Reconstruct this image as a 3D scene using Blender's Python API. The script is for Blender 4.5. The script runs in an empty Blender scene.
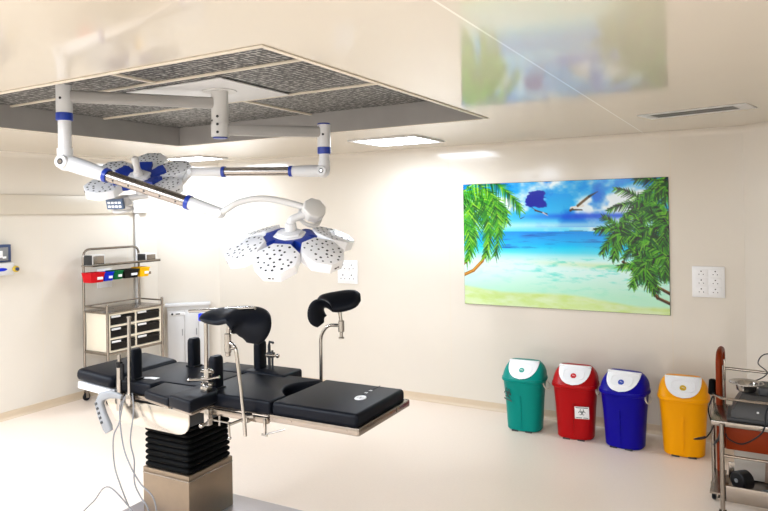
import bpy, bmesh, math, random
import numpy as np
from mathutils import Vector, Matrix, Euler
random.seed(7)
R = math.radians
scene = bpy.context.scene
COL = scene.collection

# ------------------------------------------------------------------ materials
def lin(c):
    return tuple((x/12.92 if x <= .04045 else ((x+.055)/1.055)**2.4) for x in c)
def rgb(r, g, b):
    return lin((r/255., g/255., b/255.))
MATS = {}
def mat(name, color, rough=.5, metal=0., spec=.5, coat=0., noise=0., nscale=30., bump=0., emit=None, estr=0., alpha=1., trans=0.):
    m = bpy.data.materials.new(name); m.use_nodes = True
    nt = m.node_tree; b = nt.nodes['Principled BSDF']
    b.inputs['Base Color'].default_value = (*color, 1)
    b.inputs['Roughness'].default_value = rough
    b.inputs['Metallic'].default_value = metal
    b.inputs['Specular IOR Level'].default_value = spec
    b.inputs['Coat Weight'].default_value = coat
    b.inputs['Coat Roughness'].default_value = .05
    b.inputs['Transmission Weight'].default_value = trans
    if emit:
        b.inputs['Emission Color'].default_value = (*emit, 1)
        b.inputs['Emission Strength'].default_value = estr
    if noise or bump:
        tc = nt.nodes.new('ShaderNodeTexCoord'); n = nt.nodes.new('ShaderNodeTexNoise')
        n.inputs['Scale'].default_value = nscale; n.inputs['Detail'].default_value = 4
        nt.links.new(tc.outputs['Object'], n.inputs['Vector'])
        if noise:
            mx = nt.nodes.new('ShaderNodeMix'); mx.data_type = 'RGBA'
            mx.inputs[6].default_value = (*[c*(1-noise) for c in color], 1)
            mx.inputs[7].default_value = (*[min(1, c*(1+noise)) for c in color], 1)
            nt.links.new(n.outputs['Fac'], mx.inputs[0]); nt.links.new(mx.outputs[2], b.inputs['Base Color'])
        if bump:
            bp = nt.nodes.new('ShaderNodeBump'); bp.inputs['Strength'].default_value = bump
            bp.inputs['Distance'].default_value = .002
            nt.links.new(n.outputs['Fac'], bp.inputs['Height']); nt.links.new(bp.outputs['Normal'], b.inputs['Normal'])
    MATS[name] = m
    return m

def mat_seams(name, color, rough, axis, seams, width, line_color, spec=.5, noise=.02):
    """painted panel wall with thin vertical joints at given coordinates along one axis"""
    m = mat(name, color, rough, spec=spec, noise=noise, nscale=3.)
    nt = m.node_tree; b = nt.nodes['Principled BSDF']
    src = b.inputs['Base Color'].links[0].from_socket
    tc = nt.nodes.new('ShaderNodeTexCoord'); sx = nt.nodes.new('ShaderNodeSeparateXYZ')
    nt.links.new(tc.outputs['Object'], sx.inputs[0])
    last = None
    for s in seams:
        c = nt.nodes.new('ShaderNodeMath'); c.operation = 'COMPARE'
        c.inputs[1].default_value = s; c.inputs[2].default_value = width
        nt.links.new(sx.outputs[axis], c.inputs[0])
        if last is None: last = c.outputs[0]
        else:
            a = nt.nodes.new('ShaderNodeMath'); a.operation = 'MAXIMUM'
            nt.links.new(last, a.inputs[0]); nt.links.new(c.outputs[0], a.inputs[1]); last = a.outputs[0]
    mx = nt.nodes.new('ShaderNodeMix'); mx.data_type = 'RGBA'
    mx.inputs[7].default_value = (*line_color, 1)
    nt.links.new(last, mx.inputs[0]); nt.links.new(src, mx.inputs[6])
    nt.links.new(mx.outputs[2], b.inputs['Base Color'])
    return m

WALLC = (.69, .635, .55)
m_wall = mat_seams('wall_paint', WALLC, .13, 0, [-5.95, -2.72, -.655], .004, (.70, .63, .52), spec=.5)
m_wall_side = mat_seams('side_wall_paint', WALLC, .13, 1, [-2.0, -.95], .004, (.70, .63, .52), spec=.5)
m_ceil = mat_seams('ceiling_paint', (.61, .55, .455), .085, 0, [-.86], .0045, (.80, .75, .66), spec=.62, noise=.015)
m_floor = mat('floor_vinyl', (.80, .685, .58), .33, spec=.4, noise=.04, nscale=60.)
m_base = mat('skirting_vinyl', (.60, .48, .34), .35, noise=.03, nscale=40)
m_white = mat('white_enamel', (.66, .655, .65), .3)
m_pod = mat('lamp_pod_enamel', (.83, .83, .84), .3)
m_arm = mat('arm_enamel', (.33, .315, .295), .4)
m_offwhite = mat('off_white_plastic', (.60, .585, .56), .35)
m_cream = mat('cream_laminate', (.80, .72, .57), .4, noise=.03, nscale=20)
m_steel = mat('brushed_steel', (.30, .265, .23), .25, metal=1., noise=.08, nscale=25)
m_column = mat('column_steel', (.27, .215, .16), .42, metal=1., noise=.08, nscale=18)
m_chrome = mat('chrome', (.38, .36, .335), .16, metal=1.)
m_cover = mat('polished_cover_steel', (.56, .53, .48), .2, metal=1.)
m_plate = mat('base_plate_steel', (.42, .41, .44), .3, metal=.8)
m_frame = mat('canopy_frame_paint', (.66, .59, .48), .35)
m_steel2 = mat('canopy_steel', (.33, .315, .30), .35, metal=.3, noise=.10, nscale=6)
m_sleeve = mat('sleeve_steel', (.34, .31, .28), .25, metal=1.)
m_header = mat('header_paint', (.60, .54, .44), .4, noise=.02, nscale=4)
m_pad = mat('black_leatherette', (.004, .005, .008), .46, spec=.11, bump=.08, nscale=220)
m_rubber = mat('black_rubber', (.002, .002, .002), .6, spec=.05, bump=.1, nscale=90)
m_black = mat('black_plastic', (.006, .006, .007), .4, spec=.2)
m_dark = mat('dark_hole', (.02, .02, .022), .6)
m_blue = mat('royal_blue_plastic', (.008, .035, .30), .35)
m_navy = mat('navy_plastic', (.02, .045, .13), .4)
m_keypad = mat('keypad_blue', (.07, .11, .19), .4)
m_grey = mat('grey_plastic', (.22, .225, .23), .4)
m_cable = mat('grey_cable', (.17, .17, .175), .45)
m_dkgrey = mat('dark_grey_plastic', (.035, .036, .038), .4, spec=.25)
m_midgrey = mat('mid_grey_plastic', (.05, .048, .046), .4, spec=.2)
m_orange = mat('orange_paint', (.17, .020, .002), .4, spec=.10)
m_drawer = mat('black_drawer_plastic', (.010, .008, .007), .4, spec=.2)
m_drawer_in = mat('drawer_shadow_gap', (.03, .022, .017), .5)
m_plate_white = mat('socket_white', (.84, .835, .83), .35)
m_label = mat('white_label', (.85, .85, .85), .4)
m_paper = mat('pale_paper', (.42, .37, .31), .7)
m_kraft = mat('kraft_paper', (.20, .13, .09), .7)
m_emblem = {}
def plastic(n, c): return mat(n, c, .33, spec=.13)
m_green = plastic('green_bin_plastic', (0., .235, .195))
m_red = plastic('red_bin_plastic', (.40, .004, .006))
m_bblue = plastic('blue_bin_plastic', (.004, .0015, .27))
m_yellow = plastic('yellow_bin_plastic', (.86, .345, .0))
m_tred = plastic('red_tray_plastic', rgb(200, 20, 30))
m_tblue = plastic('blue_tray_plastic', rgb(15, 45, 200))
m_tgreen = plastic('green_tray_plastic', rgb(8, 105, 55))
m_tyellow = plastic('yellow_tray_plastic', rgb(250, 190, 10))
m_flap = mat('white_flap_plastic', (.84, .84, .86), .3)
m_rope = mat('cord_rope', (.62, .57, .48), .7)
m_lamp = mat('light_panel', (.9, .9, .9), .4, emit=(.90, .97, 1.07), estr=14.)
m_glass = mat('clear_glass', (.85, .88, .88), .06, trans=.9)
m_knob = mat('yellow_knob', (.55, .38, .03), .4)
m_logo = mat('logo_dark', (.03, .05, .045), .5)

def perforated(name, scale, c0, c1):
    m = bpy.data.materials.new(name); m.use_nodes = True
    nt = m.node_tree; b = nt.nodes['Principled BSDF']
    tc = nt.nodes.new('ShaderNodeTexCoord')
    v = nt.nodes.new('ShaderNodeTexVoronoi'); v.inputs['Scale'].default_value = scale
    v.inputs['Randomness'].default_value = .35
    r = nt.nodes.new('ShaderNodeValToRGB')
    r.color_ramp.elements[0].position = .44; r.color_ramp.elements[0].color = (*c0, 1)
    r.color_ramp.elements[1].position = .62; r.color_ramp.elements[1].color = (*c1, 1)
    bp = nt.nodes.new('ShaderNodeBump'); bp.inputs['Strength'].default_value = .6; bp.inputs['Distance'].default_value = .004
    nt.links.new(tc.outputs['Object'], v.inputs['Vector'])
    nt.links.new(v.outputs['Distance'], r.inputs[0]); nt.links.new(r.outputs[0], b.inputs['Base Color'])
    nt.links.new(v.outputs['Distance'], bp.inputs['Height']); nt.links.new(bp.outputs['Normal'], b.inputs['Normal'])
    b.inputs['Metallic'].default_value = .15; b.inputs['Roughness'].default_value = .45
    return m
m_perf = perforated('perforated_steel', 27., (.005, .005, .005), (.36, .35, .33))

# ------------------------------------------------------------------ mesh builder
class MB:
    def __init__(s, *mats):
        s.bm = bmesh.new(); s.mats = list(mats)
    def _add(s, t, mi, M=None, smooth=True):
        if M is not None: bmesh.ops.transform(t, matrix=M, verts=t.verts)
        bmesh.ops.recalc_face_normals(t, faces=t.faces)
        for f in t.faces: f.material_index = mi; f.smooth = smooth
        me = bpy.data.meshes.new('tmp'); t.to_mesh(me); t.free()
        s.bm.from_mesh(me); bpy.data.meshes.remove(me)
    def box(s, c, size, bevel=0., seg=2, mi=0, rot=None):
        t = bmesh.new(); bmesh.ops.create_cube(t, size=1.)
        for v in t.verts: v.co = Vector((v.co.x*size[0], v.co.y*size[1], v.co.z*size[2]))
        if bevel: bmesh.ops.bevel(t, geom=t.edges[:], offset=bevel, segments=seg, profile=.5, affect='EDGES')
        M = Matrix.Translation(c)
        if rot is not None: M = M @ Euler(rot).to_matrix().to_4x4()
        s._add(t, mi, M); return s
    def bb(s, a, b, bevel=0., seg=2, mi=0):
        c = [(x+y)/2 for x, y in zip(a, b)]; d = [abs(y-x) for x, y in zip(a, b)]
        return s.box(c, d, bevel, seg, mi)
    def tube(s, pts, r, n=10, mi=0, caps=True, rads=None, fillet=0., fs=5):
        pts = [Vector(p) for p in pts]
        if fillet and len(pts) > 2:
            out = [pts[0]]
            for i in range(1, len(pts)-1):
                p, a, b = pts[i], pts[i-1], pts[i+1]
                d = min(fillet, (a-p).length*.48, (b-p).length*.48)
                A = p+(a-p).normalized()*d; B = p+(b-p).normalized()*d
                for k in range(fs+1):
                    q = k/fs; out.append(A*(1-q)**2+p*2*q*(1-q)+B*q*q)
            out.append(pts[-1]); pts = out
        t = bmesh.new(); rings = []; prev = None
        for i, p in enumerate(pts):
            if i == 0: d = pts[1]-p
            elif i == len(pts)-1: d = p-pts[i-1]
            else: d = (pts[i+1]-p).normalized()+(p-pts[i-1]).normalized()
            d.normalize()
            if prev is None:
                u = d.orthogonal().normalized()
            else:
                u = prev-d*prev.dot(d)
                u = u.normalized() if u.length > 1e-6 else d.orthogonal().normalized()
            prev = u; w = d.cross(u)
            rr = rads[i] if rads else r
            rings.append([t.verts.new(p+(u*math.cos(2*math.pi*k/n)+w*math.sin(2*math.pi*k/n))*rr) for k in range(n)])
        for a, b in zip(rings, rings[1:]):
            for k in range(n): t.faces.new((a[k], a[(k+1) % n], b[(k+1) % n], b[k]))
        if caps: t.faces.new(rings[0][::-1]); t.faces.new(rings[-1])
        s._add(t, mi); return s
    def cyl(s, a, b, r, n=16, mi=0, r2=None, chamfer=0.):
        a, b = Vector(a), Vector(b)
        if chamfer:
            d = (b-a).normalized()
            return s.tube([a, a+d*chamfer, b-d*chamfer, b], r, n, mi, rads=[r-chamfer, r, r2 or r, (r2 or r)-chamfer])
        return s.tube([a, b], r, n, mi, rads=[r, r if r2 is None else r2])
    def loft(s, rings, mi=0, caps=True, M=None):
        t = bmesh.new(); n = len(rings[0])
        vs = [[t.verts.new(p) for p in r] for r in rings]
        for a, b in zip(vs, vs[1:]):
            for k in range(n): t.faces.new((a[k], a[(k+1) % n], b[(k+1) % n], b[k]))
        if caps: t.faces.new(vs[0][::-1]); t.faces.new(vs[-1])
        s._add(t, mi, M); return s
    def prism(s, poly, z0, z1, bevel=0., seg=2, mi=0, M=None):
        t = bmesh.new()
        vs = [t.verts.new((x, y, z0)) for x, y in poly]
        f = t.faces.new(vs); r = bmesh.ops.extrude_face_region(t, geom=[f])
        for v in r['geom']:
            if isinstance(v, bmesh.types.BMVert): v.co.z = z1
        if bevel:
            bmesh.ops.recalc_face_normals(t, faces=t.faces)
            ed = [e for e in t.edges if e.is_manifold and e.calc_face_angle(0) > .5]
            bmesh.ops.bevel(t, geom=ed, offset=bevel, segments=seg, profile=.5, affect='EDGES', clamp_overlap=True)
        s._add(t, mi, M); return s
    def grid(s, fn, nu, nv, mi=0):
        t = bmesh.new()
        g = [[t.verts.new(fn(i/nu, j/nv)) for j in range(nv+1)] for i in range(nu+1)]
        for i in range(nu):
            for j in range(nv): t.faces.new((g[i][j], g[i+1][j], g[i+1][j+1], g[i][j+1]))
        s._add(t, mi); return s
    def sphere(s, c, r, mi=0, scale=(1, 1, 1), n=16):
        t = bmesh.new(); bmesh.ops.create_uvsphere(t, u_segments=n, v_segments=max(6, n//2), radius=r)
        s._add(t, mi, Matrix.Translation(c) @ Matrix.Diagonal((*scale, 1))); return s
    def disc(s, c, nrm, r, mi=0, n=12, thick=.001):
        c = Vector(c); nrm = Vector(nrm).normalized()
        return s.tube([c-nrm*.0005, c+nrm*thick], r, n, mi)
    def xform(s, M):
        bmesh.ops.transform(s.bm, matrix=M, verts=s.bm.verts); return s
    def build(s, name, parent=None, off=None, angle=35):
        if off is not None: bmesh.ops.translate(s.bm, vec=-Vector(off), verts=s.bm.verts)
        me = bpy.data.meshes.new(name); s.bm.to_mesh(me); s.bm.free()
        for m in s.mats: me.materials.append(m)
        me.set_sharp_from_angle(angle=R(angle))
        o = bpy.data.objects.new(name, me); COL.objects.link(o)
        if parent is not None: o.parent = parent
        return o

def tag(o, label=None, cat=None, group=None, kind=None):
    if label: o['label'] = label
    if cat: o['category'] = cat
    if group: o['group'] = group
    if kind: o['kind'] = kind
    return o
def thing(name, loc, label, cat, group=None, rotz=0.):
    o = bpy.data.objects.new(name, None); COL.objects.link(o)
    o.empty_display_size = .1; o.location = loc; o.rotation_euler = (0, 0, rotz)
    return tag(o, label, cat, group)
def struct(name, mb):
    return tag(mb.build(name), kind='structure')
def copy_thing(o):
    c = o.copy(); COL.objects.link(c)
    for ch in o.children:
        d = ch.copy(); COL.objects.link(d); d.parent = c
        for g in ch.children:
            e = g.copy(); COL.objects.link(e); e.parent = d
    return c

# ------------------------------------------------------------------ room shell
H = 2.6
yaw = .5193
XL, XR, YF = -6.368, .80, -7.6
CL = .518                      # left corner chamfer
CR0 = -.105                    # where the right chamfer leaves the back wall
YR = -(XR-CR0)
def wall_seg(name, a, b, material, th=.12):
    """wall from a to b, room on the left of a->b ; thickness outwards"""
    a, b = Vector((*a, 0)), Vector((*b, 0)); d = (b-a).normalized(); nrm = Vector((d.y, -d.x, 0))
    mb = MB(material)
    mb.loft([[a, b, b+nrm*th, a+nrm*th], [p+Vector((0, 0, H)) for p in (a, b, b+nrm*th, a+nrm*th)]])
    return struct(name, mb)
P = [(XR, YF), (XR, YR), (CR0, 0), (XL+CL, 0), (XL, -CL), (XL, YF)]
wall_seg('wall_right', P[0], P[1], m_wall_side)
wall_seg('wall_back_right', P[1], P[2], m_wall_side)
wall_seg('wall_back', P[2], P[3], m_wall)
wall_seg('wall_back_left', P[3], P[4], m_wall_side)
wall_seg('wall_left', P[4], P[5], m_wall_side)
wall_seg('wall_front', P[5], P[0], m_wall)
struct('floor', MB(m_floor).bb((XL-.12, YF-.12, -.1), (XR+.12, .12, 0)))
# ceiling with the rectangular opening of the airflow canopy
RX0, RX1, RY0, RY1 = -4.666, -1.650, -4.121, -1.7256
cb = MB(m_ceil)
for a, b in (((XL-.12, YF-.12), (RX0, .12)), ((RX1, YF-.12), (XR+.12, .12)), ((RX0, YF-.12), (RX1, RY0)), ((RX0, RY1), (RX1, .12))):
    cb.bb((*a, H), (*b, H+.02))
bmesh.ops.remove_doubles(cb.bm, verts=cb.bm.verts, dist=1e-5)
struct('ceiling', cb)
# coved skirting and small ceiling cove, following the wall line
def follow(name, a, b, prof, material):
    a, b = Vector((*a, 0)), Vector((*b, 0)); d = (b-a).normalized(); inn = Vector((-d.y, d.x, 0))
    a = a-d*.0; ring = lambda p: [p+inn*u+Vector((0, 0, z)) for u, z in prof]
    return struct(name, MB(material).loft([ring(a), ring(b)]))
def cove(r, z, s, n=5):
    pts = [(0, z), ]
    for k in range(n+1):
        t = k/n*math.pi/2
        pts.append((r-r*math.cos(t)*1.0 if False else r*(1-math.sin(t)), z+s*r*(1-math.cos(t)))) 
    return pts
skirt = [(-.002, 0), (.03, 0), (.018, .004), (.009, .014), (.006, .03), (.005, .075), (-.002, .077)]
ccove = [(-.002, H)]+[(.05*(1-math.sin(k/6*math.pi/2)), H-.05*(1-math.cos(k/6*math.pi/2))) for k in range(7)]+[(-.002, H-.05)]
for nm, i in (('back', 2), ('left', 4), ('back_left', 3), ('back_right', 1)):
    follow('baseboard_'+nm, P[i], P[i+1], skirt, m_base)
for k, i in enumerate((2, 4, 3, 1)):
    follow('trim_%d' % (k+1), P[i], P[i+1], ccove, m_wall)
# long boxed header on the left wall
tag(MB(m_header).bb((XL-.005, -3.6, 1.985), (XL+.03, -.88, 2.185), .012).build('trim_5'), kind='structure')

# ------------------------------------------------------------------ ceiling airflow canopy
cv = thing('airflow_canopy', (-3.158, -2.923, 2.6), 'large recessed steel airflow unit with perforated grilles sunk into the cream ceiling', 'air outlet')
O = Vector((-3.158, -2.923, 2.6))
ZT = 2.757
fr = MB(m_frame)
w = .018
for a, b in (((RX0-.012, RY0-.012), (RX1+.012, RY0+w)), ((RX0-.012, RY1-w*.3), (RX1+.012, RY1+.012)), ((RX0-.012, RY0+w), (RX0+w*.3, RY1-w*.3)), ((RX1-w*.8, RY0+w), (RX1+.012, RY1-w*.3))):
    fr.bb((*a, 2.594), (*b, 2.599), .002)
fr.build('trim_frame', cv, O)
for a, b in (((RX0, RY0, 2.598), (RX1, RY0+.006, 2.80)), ((RX0, RY1-.006, 2.598), (RX1, RY1, 2.80)), ((RX0, RY0+.006, 2.598), (RX0+.006, RY1-.006, 2.80)), ((RX1-.006, RY0+.006, 2.598), (RX1, RY1-.006, 2.80))):
    MB(m_steel2).bb(a, b).build('side_panel', cv, O)
MB(m_steel2).bb((RX0, RY0, 2.80), (RX1, RY1, 2.81)).build('plenum_top', cv, O)
ys = [RY0+.01, -3.31, -2.54, RY1-.01]
xs = [RX0+.01, -3.158, RX1-.01]
def grille(x0, x1, y0, y1):
    MB(m_perf).bb((x0+.012, y0+.012, ZT+.004), (x1-.012, y1-.012, ZT+.012)).build('perforated_grille', cv, O)
for j in range(3):
    if j == 1:
        grille(xs[0], -3.58, ys[1], ys[2]); grille(-2.73, xs[2], ys[1], ys[2]); grille(-3.592, -2.718, ys[1], -3.185)
    else:
        grille(xs[0], xs[1], ys[j], ys[j+1]); grille(xs[1], xs[2], ys[j], ys[j+1])
MB(m_white).bb((-3.57, -3.20, ZT-.006), (-2.74, -2.55, ZT+.004), .003).build('centre_plate', cv, O)
for y in (-3.31, -2.54):
    MB(m_frame).bb((RX0+.008, y-.010, ZT-.008), (RX1-.008, y+.010, ZT+.006), .002).build('cross_bar', cv, O)
for a, b in ((RY0+.008, -3.325), (-2.525, RY1-.008)):
    MB(m_frame).bb((-3.172, a, ZT-.008), (-3.144, b, ZT+.006), .002).build('cross_bar', cv, O)

# ------------------------------------------------------------------ ceiling lights
def ceiling_light(x, y, sx, sy, label, rz=0.):
    t = thing('ceiling_light', (x, y, H), label, 'ceiling light', 'recessed ceiling light panels', rz)
    f = MB(m_white)
    for a, b in (((-sx/2, -sy/2), (sx/2, -sy/2+.035)), ((-sx/2, sy/2-.035), (sx/2, sy/2)), ((-sx/2, -sy/2+.035), (-sx/2+.035, sy/2-.035)), ((sx/2-.035, -sy/2+.035), (sx/2, sy/2-.035))):
        f.bb((*a, -.012), (*b, 0), .002)
    f.build('frame', t)
    MB(m_lamp).bb((-sx/2+.035, -sy/2+.035, -.008), (sx/2-.035, sy/2-.035, -.001)).build('diffuser', t)
ceiling_light(-2.85, -.84, .68, .60, 'bright square ceiling light right of the surgical lamp, nearest the beach picture')
ceiling_light(-5.57, -.66, .60, .45, 'bright square ceiling light in the far left corner above the drawer trolley')

# linear air slot on the right
t = thing('slot_vent', (-.367, -1.17, H), 'long white slot vent in the ceiling at the right end of the room', 'vent', None, R(-13.5))
f = MB(m_white)
L2, W2 = .345, .135
for a, b in (((-L2, -W2), (L2, -W2+.05)), ((-L2, W2-.05), (L2, W2)), ((-L2, -W2+.05), (-L2+.07, W2-.05)), ((L2-.09, -W2+.05), (L2, W2-.05))):
    f.bb((*a, -.005), (*b, -.0005), .003)
f.build('frame', t)
s = MB(m_dkgrey, m_grey)
s.bb((-L2+.07, -W2+.05, -.0042), (L2-.09, W2-.05, -.001))
s.bb((-L2+.07, -.012, -.0046), (L2-.09, .004, -.003), mi=1)
s.build('slot', t)

# ------------------------------------------------------------------ beach picture
def mural():
    W, Hh = 380, 236
    yy, xx = np.mgrid[0:Hh, 0:W]
    u = xx/(W-1.); v = yy/(Hh-1.)                       # v down
    rs = np.random.RandomState(3)
    def noise(fx, fy, seed):
        r = np.random.RandomState(seed); n = np.zeros_like(u); amp = 1.; tot = 0
        for o in range(5):
            gx, gy = int(fx*2**o)+2, int(fy*2**o)+2
            g = r.rand(gy+1, gx+1)
            X = u*(gx-1); Y = v*(gy-1); i = X.astype(int); j = Y.astype(int); a = X-i; b = Y-j
            a = a*a*(3-2*a); b = b*b*(3-2*b)
            n += amp*((g[j, i]*(1-a)+g[j, i+1]*a)*(1-b)+(g[j+1, i]*(1-a)+g[j+1, i+1]*a)*b); tot += amp; amp *= .55
        return n/tot
    def mixc(a, b, t): t = np.clip(t, 0, 1)[..., None]; return a*(1-t)+b*t
    C = lambda r, g, b: np.array([r, g, b])/255.*np.ones((Hh, W, 1))
    sky = mixc(C(0, 150, 232), C(110, 220, 250), v/.40)
    cl = noise(5, 5, 11); img = mixc(sky, C(240, 250, 255), (cl-.45)*6*(1-np.abs(v-.2)*1.2))
    c2 = noise(6, 4, 29); img = mixc(img, C(10, 125, 222), (c2-.55)*7*(v < .36))
    blob = ((u-.41)/.06)**2+((v-.15)/.06)**2; img = mixc(img, C(18, 40, 165), (1.0-blob-(noise(16, 12, 5)-.5)*5.5)*2.2*(blob < 2.6))
    img = mixc(img, C(20, 80, 215), np.exp(-((v-.275)/.022)**2)*np.clip((u-.25)*3, 0, 1)*.8)
    img = mixc(img, C(205, 240, 252), np.exp(-((v-.345)/.03)**2)*.75)
    hz = .395
    sea = mixc(C(0, 150, 230), C(25, 200, 245), (v-hz)/.13)
    sea = mixc(sea, C(150, 232, 240), (v-.50)/.09)
    sea = mixc(sea, C(222, 248, 244), (v-.56)/.07)
    sea = mixc(sea, C(0, 95, 180), (noise(8, 60, 41)-.52)*3*(v < .53)*(v > hz))
    shore = .845+(u*.09)+.015*np.sin(u*9)+.02*(noise(6, 2, 3)-.5)
    foam = noise(16, 40, 8); sea = mixc(sea, C(120, 225, 215), (foam-.52)*5*(v > .60)*np.clip((u-.05)*1.5, .15, .9))
    sea = mixc(sea, C(205, 225, 150), np.exp(-((v-.615-.06*u)/.02)**2)*.5*np.clip((u-.3)*2, 0, 1))
    sea = mixc(sea, C(195, 240, 215), (v-.70)/.12*.6)
    img = np.where((v > hz)[..., None], sea, img)
    sand = mixc(C(222, 238, 205), C(200, 224, 140), noise(14, 30, 17)*1.3-.2)
    img = mixc(img, sand, (v-shore)/.02+.2)
    img = mixc(img, C(40, 110, 150), (np.exp(-((u-.585)/.05)**2)*.012 > (hz-v))*(v < hz)*(np.abs(u-.585) < .08)*.6)
    asp = W/Hh
    def line(p, q, w0, w1, col, soft=.0025):
        (x0, y0), (x1, y1) = p, q
        pad = max(w0, w1)+.01
        ax = max(0, int((min(x0, x1)-pad)*W)); bx = min(W, int((max(x0, x1)+pad)*W)+2)
        ay = max(0, int((min(y0, y1)-pad*asp)*Hh)); by = min(Hh, int((max(y0, y1)+pad*asp)*Hh)+2)
        if bx <= ax or by <= ay: return
        U = u[ay:by, ax:bx]; V = v[ay:by, ax:bx]/asp
        dx, dy = x1-x0, (y1-y0)/asp; l2 = dx*dx+dy*dy+1e-9
        t = np.clip(((U-x0)*dx+(V-y0/asp)*dy)/l2, 0, 1)
        d = np.hypot(U-x0-t*dx, V-y0/asp-t*dy); wd = w0+(w1-w0)*t
        a = np.clip((wd-d)/soft+.5, 0, 1)[..., None]
        img[ay:by, ax:bx] = img[ay:by, ax:bx]*(1-a)+np.array(col)/255.*a
    def frond(x, y, ang, L, droop, cols, n=26, leaf=.09):
        px, py = x, y; a = ang
        for k in range(n):
            t = k/n
            nx = px+math.cos(a)*L/n; ny = py+math.sin(a)*L/n*asp
            line((px, py), (nx, ny), .0022, .002, (120, 105, 30))
            for sd in (-1, 1):
                la = a+sd*(1.0-.45*t)+rs.uniform(-.15, .15)
                ll = leaf*(1-.55*t)*rs.uniform(.75, 1.15)
                ex = px+math.cos(la)*ll; ey = py+(math.sin(la)*ll+.35*ll)*asp
                line((px, py), (ex, ey), .0034, .0008, cols[rs.randint(len(cols))])
            a += droop/n; px, py = nx, ny
    lite = [(60, 150, 20), (30, 120, 25), (115, 185, 30), (12, 80, 22), (80, 165, 50), (22, 100, 25), (150, 200, 60)]
    dark = [(20, 75, 22), (38, 110, 25), (70, 150, 25), (12, 48, 18), (95, 175, 40), (28, 92, 40), (125, 190, 55), (8, 35, 14)]
    # trunks on the left
    for pts, wd in (([(-.02, .77), (.05, .72), (.10, .64), (.135, .52), (.15, .40)], .0085), ([(-.02, .69), (.02, .63), (.045, .52), (.04, .42)], .008)):
        for a, b in zip(pts, pts[1:]): line(a, b, wd, wd, (150, 95, 30)); line((a[0]-.003, a[1]), (b[0]-.003, b[1]), wd*.4, wd*.4, (205, 150, 60))
    for a in (.5, .9, 1.3, 1.75, .15): frond(-.02, .05, a, .30, .9, lite[1:]+[(15, 60, 25)], leaf=.085)
    for x, y, a, L in ((.02, .02, .2, .27), (.05, -.03, .5, .30), (.10, .10, .75, .22), (.08, .12, 1.05, .30), (.05, .16, 1.35, .32), (.03, .18, 1.6, .30), (.11, .14, 1.2, .30), (.0, .3, 1.1, .2), (.12, -.04, .35, .26), (.15, .08, 1.15, .33)):
        frond(x, y, a, L, .75, lite, leaf=.075)
    # right hand palms
    for pts in ([(1.02, .93), (.95, .88), (.915, .80), (.895, .66)], [(1.02, .86), (.95, .80), (.86, .70), (.80, .62)]):
        for a, b in zip(pts, pts[1:]): line(a, b, .0075, .006, (60, 38, 16)); line((a[0], a[1]-.008), (b[0], b[1]-.008), .002, .002, (150, 105, 50))
    for cx, cy, L, n0 in ((.90, .20, .17, 9), (.99, .06, .17, 8), (.79, .40, .13, 9), (.92, .46, .15, 10), (1.0, .34, .14, 8), (.90, .66, .12, 7), (.99, .58, .10, 6)):
        for k in range(n0):
            a = 2*math.pi*k/n0+rs.uniform(-.2, .2)
            frond(cx, cy, a, L*rs.uniform(.8, 1.1), .9*(1 if math.cos(a) > 0 else -1), dark, n=20, leaf=.05)
    # gulls
    def bird(x, y, s, fl):
        line((x, y), (x+.055*s, y-.02*s), .008*s, .006*s, (235, 235, 230)); line((x, y+.01*s), (x+.05*s, y+.012*s), .004*s, .003*s, (60, 55, 55))
        line((x+.03*s, y-.02*s), (x+.085*s, y-.09*s), .006*s, .006*s, (110, 90, 60)); line((x+.085*s, y-.09*s), (x+.125*s, y-.125*s), .006*s, .001, (40, 38, 40))
        line((x-.005*s, y+.015*s), (x+.005*s, y+.005*s), .006*s, .005*s, (90, 70, 40))
    bird(.565, .215, 1., 1)
    line((.385, .225), (.445, .255), .004, .0025, (70, 50, 60)); line((.40, .235), (.37, .205), .003, .001, (90, 60, 60)); line((.425, .245), (.45, .27), .004, .001, (200, 200, 210))
    line((.31, .29), (.33, .275), .0025, .001, (40, 60, 110))
    img = np.clip(img, 0, 1)
    g = img.mean(2, keepdims=True); img = np.clip((g+(img-g)*1.12)**1.12*.965, 0, 1)
    li = np.where(img <= .04045, img/12.92, ((img+.055)/1.055)**2.4)
    x0, x1, z0, z1 = -2.56, -.6698, 1.0281, 2.2158
    t = thing('wall_picture', (-1.615, 0, z0), 'large glossy tropical beach picture with palms and a flying gull on the back wall', 'picture')
    off = Vector((-1.615, 0, z0))
    MB(m_glass if False else m_dkgrey).bb((x0, -.010, z0), (x1, -.0005, z1), .002).build('backing_panel', t, off)
    me = bpy.data.meshes.new('printed_face')
    X = x0+.003+u*(x1-x0-.006); Z = z1-.003-v*(z1-z0-.006)
    vs = np.stack([X.ravel()-off.x, np.full(W*Hh, -.0112), Z.ravel()-off.z], 1)
    idx = np.arange(W*Hh).reshape(Hh, W)
    q = np.stack([idx[:-1, :-1], idx[1:, :-1], idx[1:, 1:], idx[:-1, 1:]], -1).reshape(-1, 4)
    me.from_pydata(vs.tolist(), [], q.tolist())
    ca = me.color_attributes.new('print', 'FLOAT_COLOR', 'POINT')
    rgba = np.ones((W*Hh, 4), np.float32); rgba[:, :3] = li.reshape(-1, 3)
    ca.data.foreach_set('color', rgba.ravel())
    m = bpy.data.materials.new('printed_glass'); m.use_nodes = True
    nt = m.node_tree; b = nt.nodes['Principled BSDF']
    at = nt.nodes.new('ShaderNodeAttribute'); at.attribute_name = 'print'
    nt.links.new(at.outputs['Color'], b.inputs['Base Color'])
    b.inputs['Roughness'].default_value = .12; b.inputs['Specular IOR Level'].default_value = .35
    me.materials.append(m)
    o = bpy.data.objects.new('printed_face', me); COL.objects.link(o); o.parent = t
mural()

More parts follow.
